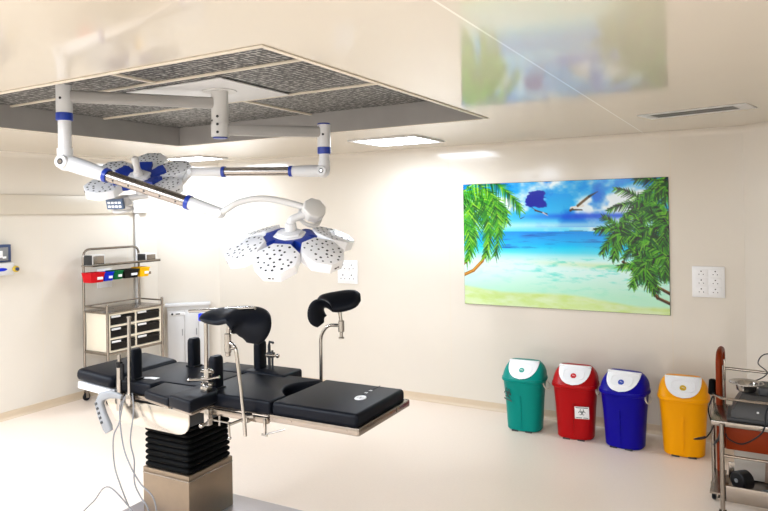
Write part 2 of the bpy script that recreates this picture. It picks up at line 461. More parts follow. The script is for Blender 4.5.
# ------------------------------------------------------------------ sockets and wall gear
def socket_plate(loc, w, h, cols, rows, label, rz=0., group=None, pins=True):
    t = thing('socket_plate', loc, label, 'socket plate', group, rz)          # local: face towards -y, origin bottom centre
    MB(m_plate_white).bb((-w/2, -.013, 0), (w/2, -.0005, h), .004).build('plate', t)
    cw, ch = w*.86/cols, h*.86/rows
    for i in range(cols):
        for j in range(rows):
            cx = -w*.43+cw*(i+.5); cz = h*.07+ch*(j+.5)
            s = MB(m_plate_white, m_dark)
            s.bb((cx-cw*.44, -.018, cz-ch*.42), (cx+cw*.44, -.012, cz+ch*.42), .002)
            if pins:
                k = min(cw, ch)
                for dx, dz, r in ((0, .2, .075), (-.22, -.15, .055), (.22, -.15, .055)):
                    s.disc((cx+dx*k, -.018, cz+dz*k), (0, -1, 0), r*k, 1, 10)
            s.build('socket', t)
    return t
socket_plate((-.3755, 0, 1.20), .245, .257, 2, 3, 'white plate with six sockets on the wall right of the beach picture')
socket_plate((-3.947, 0, 1.172), .26, .257, 2, 2, 'white plate with four sockets on the bare wall behind the operating lamp')
socket_plate((XL, -1.27, 1.16), .185, .21, 1, 1, 'plain white wall plate behind the coloured trays of the trolley', R(90), pins=False)

t = thing('control_panel', (XL, -2.62, 1.40), 'white wall control box with navy framed display cut off at the left edge', 'control panel')
def lp(n, mb): return mb.build(n, t, (XL, -2.62, 1.40))
lp('housing', MB(m_white).bb((XL+.0005, -2.93, 1.405), (XL+.10, -2.345, 1.525), .012))
s = MB(m_navy)
s.bb((XL+.0005, -2.93, 1.53), (XL+.05, -2.345, 1.70), .004); lp('display_frame', s)
s = MB(m_grey, m_label)
s.bb((XL+.049, -2.90, 1.545), (XL+.054, -2.375, 1.672), .002)
s.bb((XL+.053, -2.47, 1.575), (XL+.056, -2.43, 1.64), .001, mi=1); s.bb((XL+.053, -2.43, 1.565), (XL+.056, -2.395, 1.585), .001, mi=1)
lp('display', s)
lp('button', MB(m_tblue).sphere((XL+.10, -2.47, 1.463), .03, 0, (.25, 1.9, .55)))
k = MB(m_knob, m_navy); k.cyl((XL+.09, -2.335, 1.46), (XL+.125, -2.335, 1.46), .03, 20, chamfer=.004); k.cyl((XL+.124, -2.335, 1.46), (XL+.14, -2.335, 1.46), .017, 16, 1, chamfer=.003)
k.bb((XL+.03, -2.36, 1.445), (XL+.092, -2.335, 1.475)); lp('knob', k)

t = thing('cable_duct', (XL, -.79, 0), 'white junction box with vertical conduit on the wall behind the trolley', 'conduit')
MB(m_white).bb((XL+.0005, -.90, 1.99), (XL+.06, -.68, 2.12), .005).build('junction_box', t, (XL, -.79, 0))
MB(m_white).bb((XL+.008, -.86, .0), (XL+.035, -.805, 1.995), .004).build('conduit', t, (XL, -.79, 0))

# low cabinet on the left corner splay
ang = math.atan2(1, 1)
t = thing('corner_cabinet', (XL+CL/2, -CL/2, 0), 'low pale grey cabinet across the corner behind the operating table', 'cabinet', None, ang)
cw = .23
def cabp(n, mb): return mb.build(n, t)
cabp('carcass', MB(m_offwhite).bb((-cw-.03, -.10, .09), (cw-.0, -.012, .85), .004))
cabp('worktop', MB(m_white).bb((-cw-.05, -.125, .85), (cw+.02, -.012, .885), .006))
for i, (a, b) in enumerate(((-cw-.02, -.065), (-.055, .10), (.11, cw-.01))):
    d = cabp('door', MB(m_white).bb((a, -.112, .11), (b, -.10, .80), .003))
    h = MB(m_grey).cyl((b-.02, -.125, .50), (b-.02, -.125, .58), .004, 8); h.cyl((b-.02, -.125, .505), (b-.02, -.11, .505), .003, 6); h.cyl((b-.02, -.125, .575), (b-.02, -.11, .575), .003, 6)
    h.build('handle', d)
s = MB(m_label, m_black); s.bb((-cw-.0, -.116, .745), (-.05, -.111, .78), .001); s.disc((-cw+.03, -.116, .762), (0, -1, 0), .013, 1, 10); s.bb((-cw+.07, -.1175, .755), (-.11, -.1155, .768), mi=1)
cabp('label_strip', s)

# ------------------------------------------------------------------ drawer trolley by the left wall
TO = Vector((-6.08, -1.24, 0))
t = thing('drawer_trolley', TO, 'steel frame trolley with six black drawers and high back rail against the left wall', 'trolley')
def tp(n, mb, par=None): return mb.build(n, par or t, TO)
bx, fx, y0, y1 = -6.26, -5.885, -1.605, -.885
tp('back_frame', MB(m_steel).tube([(bx, y0, .11), (bx, y0, 1.605), (bx, y1, 1.605), (bx, y1, .11)], .0135, 10, fillet=.09))
for y in (y0, y1): tp('front_post', MB(m_steel).cyl((fx, y, .11), (fx, y, 1.035), .0145, 10, chamfer=.003))
for y in (y0, y1): tp('side_rail', MB(m_steel).cyl((bx, y, 1.0), (fx, y, 1.0), .009, 8))
tp('rear_rail', MB(m_steel).cyl((bx, y0, 1.0), (bx, y1, 1.0), .008, 8))
c = MB(m_cream, m_drawer_in)
zb, zt = .535, .935
c.bb((bx+.014, y0+.016, zb), (bx+.03, y1-.016, zt))
for y in (y0+.016, (y0+y1)/2-.01, y1-.036): c.bb((bx+.03, y, zb), (fx, y+.02, zt), .002)
for z in (zb, zb+.135, zb+.265, zt-.012): c.bb((bx+.03, y0+.03, z-.008), (fx-.001, y1-.03, z+.012))
tp('carcass', c)
MBt = MB(m_steel); MBt.bb((bx-.01, y0-.012, .937), (fx+.016, y1+.012, .955), .004)
tp('top_tray', MBt)
tp('base_rail', MB(m_steel).bb((bx, y0-.008, .505), (fx+.006, y1+.008, .533), .004))
ymid = (y0+y1)/2
for col, (ya, yb) in enumerate(((y0+.04, ymid-.014), (ymid+.014, y1-.04))):
    for r in range(3):
        za = zb+.016+r*.132
        d = MB(m_drawer); d.bb((bx+.04, ya, za), (fx-.02, yb, za+.085)); d.bb((fx-.024, ya-.004, za+.004), (fx-.006, yb+.004, za+.092), .004)
        d.bb((fx-.01, ya, za+.062), (fx+.004, yb, za+.075), .003)
        d = tp('drawer', d)
        tp('label', MB(m_label).bb((fx-.007, ya+.012, za+.078), (fx+.006, ya+.12, za+.098), .001), d)
tp('lower_shelf', MB(m_steel).bb((bx, y0, .20), (fx, y1, .215), .003))
sh = MB(m_steel); sh.bb((bx-.01, y0-.02, 1.425), (-6.08, y1+.16, 1.437), .002); sh.bb((-6.086, y0-.02, 1.425), (-6.08, y1+.16, 1.452), .001)
tp('upper_shelf', sh)
tp('tray_rail', MB(m_steel).bb((bx+.008, y0-.02, 1.27), (bx+.02, y1+.16, 1.30), .002))
def caster(mb_parent, x, y, r=.045, ztop=.12, off=.02, par=None):
    c = MB(m_black, m_steel)
    c.cyl((x-.013+off, y, r), (x+.013+off, y, r), r, 20, 0, chamfer=.006)
    c.cyl((x-.02+off, y, r), (x+.02+off, y, r), .012, 10, 1)
    for sx in (-.019, .016): c.bb((x+off+sx, y-.018, r-.01), (x+off+sx+.003, y+.018, r*2+.012), mi=1)
    c.bb((x+off-.02, y-.018, r*2+.008), (x+off+.02, y+.018, r*2+.014), mi=1)
    c.cyl((x, y, r*2+.012), (x, y, ztop), .009, 10, 1)
    return c
for x in (bx, fx):
    for y in (y0, y1): tp('caster', caster(None, x, y, .042, .115))

def tray(y, x, z, w, d, h, m, label):
    o = Vector((x, y, z)); t = thing('storage_tray', o, label, 'tray', 'small coloured trays hung on the trolley')
    k = .82
    out = [[(-d/2*q, -w/2*q, zz), (d/2*q, -w/2*q, zz), (d/2*q, w/2*q, zz), (-d/2*q, w/2*q, zz)] for q, zz in ((k, 0), (1, h), (.93, h), (k*.93, .006))]
    b = MB(m); b.loft([[Vector(p) for p in r] for r in out]); b.bb((d/2-.006, -w/2-.002, h-.012), (d/2+.006, w/2+.002, h+.001), .002)
    b.bb((-d/2-.012, -w*.3, h-.05), (-d/2+.01, w*.3, h), .002)
    b.build('tray_body', t)
    MB(m_label).bb((d/2*.93-.004, -w*.02, h*.28), (d/2*.93+.006, w*.36, h*.55), .001).build('label', t)
xs_ = -6.15
tray(-1.568, xs_, 1.257, .17, .155, .105, m_tred, 'red tray at the left end of the rail on the trolley back frame')
tray(-1.425, xs_, 1.262, .115, .15, .095, m_tblue, 'blue tray hanging between the red and green trays')
tray(-1.305, xs_, 1.267, .115, .15, .095, m_tgreen, 'green tray hanging between the blue and black trays')
tray(-1.135, xs_, 1.267, .20, .155, .095, m_drawer, 'black tray hanging between the green and yellow trays')
tray(-.955, xs_, 1.267, .135, .155, .105, m_tyellow, 'yellow tray at the right end of the rail on the trolley back frame')
for y, w, h, lab in ((-1.535, .155, .112, 'grey box with dark side on the left end of the trolley upper shelf'), (-.845, .15, .085, 'grey box on the right end of the trolley upper shelf')):
    o = Vector((-6.17, y, 1.437)); t2 = thing('supply_box', o, lab, 'box', 'grey boxes on the trolley shelf')
    MB(m_offwhite).bb((-.07, -w/2, 0), (.07, w/2, h), .004).build('box_body', t2)
    MB(m_steel).bb((.068, -w/2+.012, .01), (.073, w/2-.012, h-.012), .001).build('front_plate', t2)
    MB(m_dkgrey).bb((-.068, -w/2-.002, .004), (.066, -w/2+.004, h-.004), .001).build('side_plate', t2)

# ------------------------------------------------------------------ pedal-free swing bins
def sup(a, b, n, yc=0., z=0., e=3.2):
    out = []
    for k in range(n):
        t = 2*math.pi*k/n; c, s = math.cos(t), math.sin(t)
        out.append(Vector((a*math.copysign(abs(c)**(2/e), c), yc+b*math.copysign(abs(s)**(2/e), s), z)))
    return out
def bin_(x, y, m, label, rz, emblem, handle_right, hs_, flapcol=None, sticker=None):
    t = thing('swing_bin', (x, y, 0), label, 'waste bin', 'swing lid waste bins along the back wall', rz)
    N = 48
    b = MB(m, m_dark)
    rings = [sup(.144, .121, N, 0, .004, 2.7), sup(.151, .128, N, 0, .012, 2.7), sup(.156, .133, N, 0, .10, 2.7), sup(.167, .144, N, 0, .28, 2.7), sup(.180, .157, N, 0, .435, 2.9), sup(.184, .160, N, 0, .447, 3)]
    b.loft(rings, 0)
    for xx, yy in ((-.06, -.118), (.06, -.118)):           # toe notches and moulded rib
        b.bb((xx-.03, yy-.012, 0), (xx+.03, yy+.02, .012), .003, mi=1)
    b.loft([[Vector((xx, -.128-zz*.09+.004, .02+zz)) for xx in (-.004, .004)]+[Vector((xx, -.128-zz*.09-.003, .02+zz)) for xx in (.004, -.004)] for zz in (0, .1, .2, .3)], 0)
    b.build('bin_body', t)
    r = MB(m)
    r.loft([sup(.186, .161, N, 0, .436), sup(.190, .166, N, 0, .440), sup(.193, .169, N, 0, .452), sup(.190, .166, N, 0, .464), sup(.190, .165, N, 0, .468)])
    r.build('rim', t)
    def sec(tt):                                            # hood section: half width, half depth, centre y, z
        w = .184-.052*tt**2.5
        yf = -.165+.155*tt**1.05; yb = .165-.075*tt**2.2
        return w, (yb-yf)/2, (yb+yf)/2, .466+.130*tt
    hs = []
    for k in range(13):
        tt = k/12; w, d, yc, z = sec(tt); hs.append(sup(w, d, N, yc, z, 3.2))
    w, d, yc, z = sec(1.); hs.append(sup(w*.93, d*.85, N, yc, z+.006))
    lid = MB(m).loft(hs).build('lid', t)
    def front(x_, tt, o):
        w, d, yc, z = sec(tt)
        q = min(.98, abs(x_)/w); y_ = yc-d*(1-q**3.2)**(1/3.2)
        return Vector((x_, y_-o*.75, z+o*.66))
    t0 = .03
    def flapfn(inset, o):
        def fn(i, j):
            tt = t0+inset*.9+(1.0-t0-inset*.9)*j
            q = (1-j); e = (.134-inset*.25)*math.sqrt(max(0.0008, 1-q**2.6))
            return front((i*2-1)*e, tt, o)
        return fn
    fl = MB(m_flap)
    fl.grid(flapfn(0, .006), 24, 18)
    w, d, yc, z = sec(1.)
    fl.bb((-.134, -.016, z-.004), (.134, .012, z+.010), .004)
    fo = fl.build('swing_flap', t, angle=50)
    # shallow moulded push dish
    def rim_pts():
        out = []
        for k in range(33):
            a = math.pi*2*k/32
            xx = .085*math.copysign(abs(math.cos(a))**.6, math.cos(a)); tt = .58+.27*math.copysign(abs(math.sin(a))**.6, math.sin(a))
            out.append(front(xx, tt, .007))
        return out
    MB(m_flap).tube(rim_pts(), .0035, 6).build('push_ridge', fo)
    e = MB(emblem, m_label)
    c = front(0, .50, .008)
    n = Vector((0, -.75, .66))
    e.disc(c, n, .024, 0, 18, .0015)
    e.tube([c+Vector((.011*math.cos(a), -.0012-.011*math.sin(a)*.66, .0012+.011*math.sin(a)*.75)) for a in [2.1*k for k in range(4)]], .002, 6, 1)
    e.build('emblem', fo)
    hx = .176
    hm = MB(m_rope)
    for sg in (1,):
        hm.tube([(sg*hx, -.05, .435), (sg*(hx+.022*hs_), -.075, .405), (sg*(hx+.05*hs_), -.05, .375), (sg*(hx+.075*hs_), .0, .40), (sg*(hx+.04*hs_), .045, .405), (sg*hx, .05, .438)], .006, 8, fillet=.03)
    hm.build('handle', t)
    if sticker:
        sticker(t)
    return t
E1_ = mat('emblem_green', rgb(20, 150, 130), .4); E2_ = mat('emblem_red', rgb(190, 30, 40), .4); E3_ = mat('emblem_blue', rgb(40, 70, 170), .4); E4_ = mat('emblem_amber', rgb(205, 165, 20), .4)
def biohazard(mb, c, r, mi, ax=(1, 0, 0), up=(0, 0, 1), tw=.0035):
    c = Vector(c); ax = Vector(ax); up = Vector(up)
    for k in range(3):
        a = math.pi/2+k*2*math.pi/3
        cc = c+(ax*math.cos(a)+up*math.sin(a))*r*.5
        a0 = a+.65
        mb.tube([cc+(ax*math.cos(a0+q*(2*math.pi-1.3)/10)+up*math.sin(a0+q*(2*math.pi-1.3)/10))*r*.48 for q in range(11)], tw, 5, mi)
    mb.tube([c+(ax*math.cos(q*.5236)+up*math.sin(q*.5236))*r*.34 for q in range(13)], tw*.7, 5, mi)
def st_red(t):
    s = MB(m_label, m_logo)
    M = Matrix.Translation((.075, -.1455, .245)) @ Matrix.Rotation(R(7), 4, 'X') @ Matrix.Rotation(R(8), 4, 'Z')
    b = MB(m_label, m_logo); b.bb((-.058, -.004, -.052), (.058, .003, .052), .001)
    biohazard(b, (0, -.0045, .006), .030, 1, tw=.0026)
    b.bb((-.05, -.005, .041), (.05, -.0035, .047), mi=1); b.bb((-.05, -.005, -.045), (.0, -.0035, -.04), mi=1); b.bb((.01, -.005, -.045), (.05, -.0035, -.04), mi=1)
    b.xform(M); b.build('sticker', t)
def st_green(t):
    b = MB(m_logo); biohazard(b, (0, 0, .02), .048, 0, tw=.004)
    b.bb((-.05, -.002, -.045), (.05, .001, -.034)); b.xform(Matrix.Translation((-.115, -.143, .315)) @ Matrix.Rotation(R(7), 4, 'X') @ Matrix.Rotation(R(-34), 4, 'Z')); b.build('printed_symbol', t)
bin_(-1.845, -.36, m_green, 'green waste bin with white swing flap, first bin in the row under the beach picture', R(2), E1_, True, .8, sticker=st_green)
bin_(-1.395, -.36, m_red, 'red waste bin with white biohazard sticker between the green and blue bins', R(3), E2_, True, .35, sticker=st_red)
bin_(-.985, -.40, m_bblue, 'blue waste bin with white swing flap between the red and yellow bins', R(-7), E3_, True, .45)
bin_(-.545, -.37, m_yellow, 'yellow waste bin with white swing flap beside the steel cart', R(4), E4_, True, .2)

# ------------------------------------------------------------------ operating table
TB = Vector((-3.17, -3.09, 0)); TR = R(1.5)
TM = Matrix.Translation(TB) @ Matrix.Rotation(TR, 4, 'Z')
table = thing('operating_table', TB, 'black padded operating table on a pleated column in the middle of the room', 'operating table', None, TR)
def op(n, mb, par=None, angle=35): return mb.build(n, par or table, None, angle)
# base and column
b = MB(m_plate)
b.prism([(-.40, -.33), (.80, -.33), (.80, .33), (-.40, .33)], .02, .075, .012)
op('base_plate', b)
b = MB(m_column, m_chrome)
b.box((0, 0, .225), (.385, .385, .30), .004); b.box((0, 0, .358), (.389, .389, .005), .002, mi=1); b.box((0, 0, .376), (.385, .385, .034), .004)
op('column', b)
rings = []
nz = 12; z0, z1 = .392, .83
for k in range(nz):
    za = z0+(z1-z0)*k/nz; h = (z1-z0)/nz
    for q, rr in ((0., .172), (.12, .181), (.3, .188), (.5, .190), (.7, .188), (.88, .181)):
        rings.append(sup(rr, rr, 48, 0, za+h*q, 16))
op('bellows', MB(m_rubber).loft(rings), angle=80)
# cover plates under the table top
poly = [(-.46, .815), (-.36, .668), (.165, .660), (.20, .664), (.232, .676), (.252, .696), (.262, .725), (.265, .80), (.0, .812)]
M = Matrix(((1, 0, 0, 0), (0, 0, 1, 0), (0, 1, 0, 0), (0, 0, 0, 1)))
for s in (-1, 1):
    op('side_cover', MB(m_cover).prism(poly, s*.25-.006, s*.25+.006, .003, M=M))
op('undercarriage', MB(m_dkgrey).bb((-.34, -.235, .70), (.24, .235, .83), .01))
op('cover_plate', MB(m_cover).bb((-.38, -.235, .800), (.245, .235, .812), .002))
# table frames and rails
f = MB(m_steel)
for s in (-1, 1):
    f.bb((.30, s*.272-.011, .825), (.862, s*.272+.011, .858), .003)
f.bb((.30, -.26, .832), (.33, .26, .852)); f.bb((.83, -.26, .832), (.862, .26, .852)); f.bb((.33, -.25, .858), (.85, .25, .864))
op('seat_frame', f)
f = MB(m_steel)
for s in (-1, 1): f.bb((.880, s*.278-.010, .843), (1.425, s*.278+.010, .882), .004)
f.bb((1.405, -.286, .843), (1.432, .286, .882), .005); f.bb((.88, -.27, .848), (.91, .27, .878)); f.bb((.90, -.265, .860), (1.41, .265, .868))
for x, y in ((1.02, -.2885), (1.36, -.2885)): f.disc((x, y, .863), (0, -1, 0), .006, 0)
f.bb((1.432, .12, .855), (1.435, .16, .875), .001)
op('leg_frame', f)
f = MB(m_steel)
for s in (-1, 1): f.bb((-.36, s*.268-.010, .835), (.30, s*.268+.010, .862), .003)
f.bb((-.36, -.26, .838), (-.33, .26, .858)); f.bb((-.33, -.25, .858), (.28, .25, .864))
op('back_frame', f)
hd = MB(m_white, m_steel)
hm = Matrix.Translation((-.350, 0, .862)) @ Matrix.Rotation(R(4.2), 4, 'Y')
for s in (-1, 1): hd.bb((-.325, s*.272-.011, -.038), (.0, s*.272+.011, .004), .003)
hd.bb((-.325, -.265, -.036), (-.295, .265, .002), .003); hd.bb((-.29, -.25, -.012), (-.02, .25, .0))
hd.xform(hm); op('head_frame', hd)
hp = MB(m_pad); hp.bb((-.355, -.285, .006), (-.012, .285, .086), .034, 5); hp.xform(hm); op('head_pad', hp)
# pads
op('back_pad', MB(m_pad).prism([(-.345, -.27), (-.03, -.27), (-.03, -.185), (.30, -.185), (.30, .185), (-.03, .185), (-.03, .27), (-.345, .27)], .864, .938, .016, 4))
def arc(x0, r, n=12):
    return [(x0-(.115*(1-(y/r)**2)), y) for y in [r-2*r*k/n for k in range(n+1)]]
seat = [(.312, -.262), (.862, -.262)]+[(x, y+.05) for x, y in arc(.862, .165)][::-1]+[(.862, .262), (.312, .262)]
op('seat_pad', MB(m_pad).prism(seat, .864, .941, .016, 4))
lp_ = MB(m_pad, m_label)
lp_.bb((.876, -.268, .868), (1.412, .268, .944), .022, 5)
lp_.tube([(1.255, .02, .9445), (1.255, .26, .9445)], .0022, 6)
op('leg_pad', lp_)
st = MB(m_label, m_grey); st.tube([(1.278+.026*math.cos(a), -.005+.034*math.sin(a), .9445) for a in [k*math.pi/5 for k in range(11)]], .006, 6); st.bb((1.262, -.024, .944), (1.294, .014, .9455))
for y in (.09, .14): st.bb((1.247, y, .944), (1.262, y+.018, .9460), .0005)
st.tube([(1.278, -.016, .9458), (1.278, .004, .9458)], .003, 6, 1)
op('sticker', st)
st = MB(m_label); st.prism([(-.21, -.20), (-.15, -.17), (-.10, -.17), (-.10, -.13), (-.16, -.135), (-.22, -.165)], .9375, .9392); op('sticker', st)
# side wing pads
for nm, x0, x1, ya, yb, za, zb in (('far', -.03, .27, .19, .40, .885, .938), ('far', .285, .61, .20, .40, .885, .952)):
    op('wing_pad', MB(m_pad).bb((x0, ya, za), (x1, yb, zb), .016, 4))
    op('wing_frame', MB(m_steel).bb((x0+.02, ya+.03, za-.02), (x1-.02, yb-.01, za-.0005), .003))
for poly_, za, zb in (([(.045, -.385), (.292, -.440), (.292, -.188), (-.0, -.188)], .888, .938), ([(.300, -.445), (.505, -.488), (.490, -.262), (.440, -.20), (.294, -.20)], .890, .957)):
    op('wing_pad', MB(m_pad).prism(poly_, za, zb, .014, 4))
    cx_ = sum(p[0] for p in poly_)/len(poly_); cy_ = sum(p[1] for p in poly_)/len(poly_)
    op('wing_frame', MB(m_steel).prism([(cx_+(p[0]-cx_)*.85, cy_+(p[1]-cy_)*.85) for p in poly_], za-.018, za-.0005, .003))
# rail end stops and clamp knobs visible below the near side
def clamp(mb, x, y, z, h=.07, mi=0, sgn=-1):
    mb.bb((x-.018, y-.02, z-h), (x+.018, y+.012, z+.03), .004, mi=mi)
    mb.cyl((x, y-.02*-sgn, z-h+.012), (x, y+sgn*.055, z-h+.012), .010, 12, mi, chamfer=.002)
    mb.sphere((x, y+sgn*.058, z-h+.012), .014, mi)
c = MB(m_chrome); clamp(c, .455, -.295, .835, .065); c.cyl((.455, -.29, .80), (.62, -.29, .80), .005, 8); c.cyl((.53, -.29, .775), (.53, -.29, .83), .005, 8)
op('rail_clamp', c)
c = MB(m_chrome); c.bb((.84, -.295, .765), (.855, -.28, .855), .003); c.cyl((.848, -.29, .77), (.95, -.25, .80), .005, 8); c.cyl((.83, -.29, .768), (.866, -.29, .768), .006, 8)
op('leg_lock', c)

def tthing(name, lx, ly, lz, label, cat, group=None):
    p = TM @ Vector((lx, ly, lz))
    t = thing(name, p, label, cat, group, TR); t['_'] = 0; del t['_']
    return t, Vector((lx, ly, lz))

# upright lateral supports
def lateral(lx, ly, label, post=None, h=.19, post_up=.0):
    t, o = tthing('lateral_support', lx, ly, .938, label, 'body support', 'upright black padded supports on the operating table')
    b = MB(m_pad)
    b.loft([sup(.030, .042, 24, 0, z, 3.5) if k else sup(.022, .034, 24, 0, z, 3) for k, z in enumerate((0, .01, .05, h-.03))]+[sup(.029, .041, 24, 0, h-.012, 3.2), sup(.022, .033, 24, 0, h, 3)])
    b.xform(Matrix.Translation(o)); b.build('pad', t, o)
    MB(m_black).box(o+Vector((.0, 0, .004)), (.085, .075, .014), .004).build('foot_plate', t, o)
    if post:
        px, ph = post
        p = MB(m_dkgrey, m_chrome)
        p.cyl(o+Vector((px, .0, .0)), o+Vector((px, 0, ph)), .010, 12, 0, chamfer=.002)
        p.cyl(o+Vector((px+.025, .0, .0)), o+Vector((px+.025, 0, ph*.8)), .007, 10, 0)
        p.tube([o+Vector((px, 0, ph)), o+Vector((px+.005, 0, ph+.02)), o+Vector((px+.035, 0, ph+.015))], .008, 8, 0)
        p.cyl(o+Vector((px-.02, -.01, ph*.62)), o+Vector((px+.085, -.03, ph*.66)), .007, 10, 1); p.sphere(o+Vector((px+.09, -.03, ph*.66)), .014, 1)
        p.box(o+Vector((px+.012, 0, ph*.62)), (.05, .03, .035), .005, mi=0)
        p.build('clamp_post', t, o)
    return t
lateral(-.225, -.215, 'upright black body support beside the thin steel poles at the near head end')
lateral(-.135, .20, 'upright black body support standing alone on the far side of the back section')
lateral(.395, -.165, 'upright black body support on the near side beside the screen frame post')
lateral(.345, .30, 'upright black body support with hooked clamp post on the far wing pad', (.075, .17))

# anaesthesia screen frame
t, o = tthing('screen_frame', .447, -.30, .845, 'slim steel screen frame post with a flat bar on top at the near table side', 'screen frame')
p = MB(m_chrome); p.cyl((.445, -.30, .79), (.452, -.30, 1.40), .012, 12, chamfer=.002); p.build('post', t, o)
p = MB(m_chrome); p.tube([(.325, -.30, 1.403), (.80, -.295, 1.447)], .0095, 10); p.build('cross_bar', t, o)
p = MB(m_chrome, m_black)
p.box((.447, -.30, .965), (.05, .05, .05), .006); p.cyl((.34, -.32, 1.015), (.47, -.315, 1.03), .007, 10); p.cyl((.47, -.315, 1.03), (.545, -.30, 1.05), .008, 10); p.sphere((.335, -.32, 1.015), .012)
for z in (1.03, 1.07, 1.0): p.cyl((.42, -.305, z), (.50, -.305, z+.004), .012, 10)
p.box((.46, -.30, 1.04), (.035, .035, .10), .006)
p.build('clamp', t, o)
p = MB(m_tblue); p.box((.42, -.302, 1.375), (.035, .022, .045), .008); p.build('blue_clip', t, o)
bpy.data.objects[t.name]

# thin poles at the head end
t, o = tthing('support_pole', -.265, -.30, .80, 'short steel pole with black collar at the near head end of the table', 'pole', 'bare steel poles at the head end of the table')
p = MB(m_chrome); p.cyl((-.268, -.30, .76), (-.263, -.30, 1.03), .016, 14, chamfer=.002); p.cyl((-.263, -.30, 1.03), (-.263, -.30, 1.105), .010, 12, chamfer=.002); p.build('pole_tube', t, o)
p = MB(m_black); p.cyl((-.263, -.30, 1.025), (-.263, -.30, 1.06), .021, 16, chamfer=.003); p.cyl((-.235, -.30, .95), (-.235, -.30, 1.05), .011, 10, chamfer=.003); p.build('collar', t, o)
p = MB(m_chrome); p.box((-.266, -.297, .835), (.05, .035, .07), .005); p.build('clamp', t, o)
t, o = tthing('support_pole', -.178, -.30, .82, 'tall thin steel pole beside the short collared pole', 'pole', 'bare steel poles at the head end of the table')
p = MB(m_chrome); p.cyl((-.180, -.30, .80), (-.171, -.30, 1.335), .0105, 12, chamfer=.002); p.cyl((-.171, -.30, 1.333), (-.171, -.30, 1.343), .013, 12, 0, chamfer=.002); p.build('pole_tube', t, o)
p = MB(m_chrome); p.box((-.18, -.297, .84), (.045, .03, .06), .005); p.build('clamp', t, o)

# leg holders: padded saddle lofted along its curve
EX = Vector((math.cos(.5193+0), math.sin(.5193), 0)); EX = Matrix.Rotation(-TR, 3, 'Z') @ EX         # across
EY = Matrix.Rotation(-TR, 3, 'Z') @ Vector((-math.sin(.5193), math.cos(.5193), 0)); EZ = Vector((0, 0, 1))
def vec(r, d, u): return EX*r+EY*d+EZ*u
def saddle(o, secs, name, t, off):
    """secs: centre, width direction, half width, half thickness, normal"""
    pts = []
    def interp(i, q):
        a, b = secs[i], secs[i+1]
        p0 = secs[max(0, i-1)]; p3 = secs[min(len(secs)-1, i+2)]
        def cr(k, vecq):
            A, B, C_, D = p0[k], a[k], b[k], p3[k]
            return .5*((2*B)+(C_-A)*q+(2*A-5*B+4*C_-D)*q*q+(3*B-A-3*C_+D)*q**3)
        return cr(0, 1), cr(1, 1), max(.004, cr(2, 0)), max(.004, cr(3, 0))
    seq = [interp(i, k/6) for i in range(len(secs)-1) for k in range(6)]+[interp(len(secs)-2, 1.)]
    rings = []
    for i, (c, wd, hw, ht) in enumerate(seq):
        a = seq[max(0, i-1)][0]; b = seq[min(len(seq)-1, i+1)][0]
        d = (b-a).normalized(); wd = (wd-d*wd.dot(d)).normalized(); nn = d.cross(wd)
        rings.append([o+c+wd*(hw*math.copysign(abs(math.cos(x))**.75, math.cos(x)))+nn*(ht*math.copysign(abs(math.sin(x))**.9, math.sin(x))) for x in [2*math.pi*k/28 for k in range(28)]])
    mb = MB(m_pad); mb.loft(rings); return mb.build(name, t, off, angle=80)
def legholder(base, label, joint, secs, rod, knobs):
    t, o = tthing('leg_holder', *base, label, 'leg support', 'black padded leg supports on bent steel rods')
    saddle(Vector(joint), secs, 'saddle_pad', t, o)
    MB(m_chrome).tube(rod, .0105, 12, fillet=.06).build('bent_rod', t, o)
    knobs(t, o)
jn = (.637, -.33, 1.235)
def kn1(t, o):
    j = Vector(jn); p = MB(m_chrome)
    p.cyl(j+Vector((0, 0, -.035)), j+Vector((0, 0, .07)), .019, 16, chamfer=.003); p.cyl(j+Vector((0, 0, .06)), j+Vector((.01, 0, .12)), .012, 12)
    p.cyl(j+Vector((.0, 0, -.02)), j+Vector((.055, -.01, -.005)), .006, 10); p.cyl(j+Vector((0, 0, -.055)), j+Vector((0, 0, -.03)), .014, 12, chamfer=.002); p.build('swivel_joint', t, o)
    p = MB(m_chrome); p.box((.738, -.305, .85), (.045, .05, .045), .006); p.cyl((.738, -.33, .85), (.70, -.40, .835), .008, 10); p.cyl((.697, -.40, .838), (.703, -.402, .765), .006, 8); p.sphere((.703, -.402, .765), .010); p.cyl((.74, -.32, .86), (.81, -.33, .875), .009, 10)
    p.build('rail_clamp', t, o)
px = 1/164.
def near(px_, py_, d=0.): return vec((px_-228)*px, d, -(py_-340)*px)
legholder((.742, -.33, .77), 'near leg holder with the larger black saddle pad and swivel joint beside the screen frame', jn, [
    (near(204, 314, .02), vec(.1, 1, .25), .035, .012),
    (near(212, 313, .01), vec(.1, 1, .30), .075, .020),
    (near(224, 313, .0), vec(.2, .95, .25), .105, .026),
    (near(236, 312, -.01), vec(.45, .85, .12), .125, .030),
    (near(247, 316, -.03), vec(.75, .6, .15), .125, .032),
    (near(252, 322, -.05), vec(.9, .3, .35), .105, .030),
    (near(253, 330, -.055), vec(.9, .2, .35), .075, .024),
    (near(252, 336, -.055), vec(.9, .2, .35), .035, .012)], [
    (.748, -.33, .76), (.742, -.33, .86), (.700, -.33, 1.18), (.690, -.33, 1.235), (.640, -.33, 1.262)], kn1)
jf = (.977, .29, 1.262)
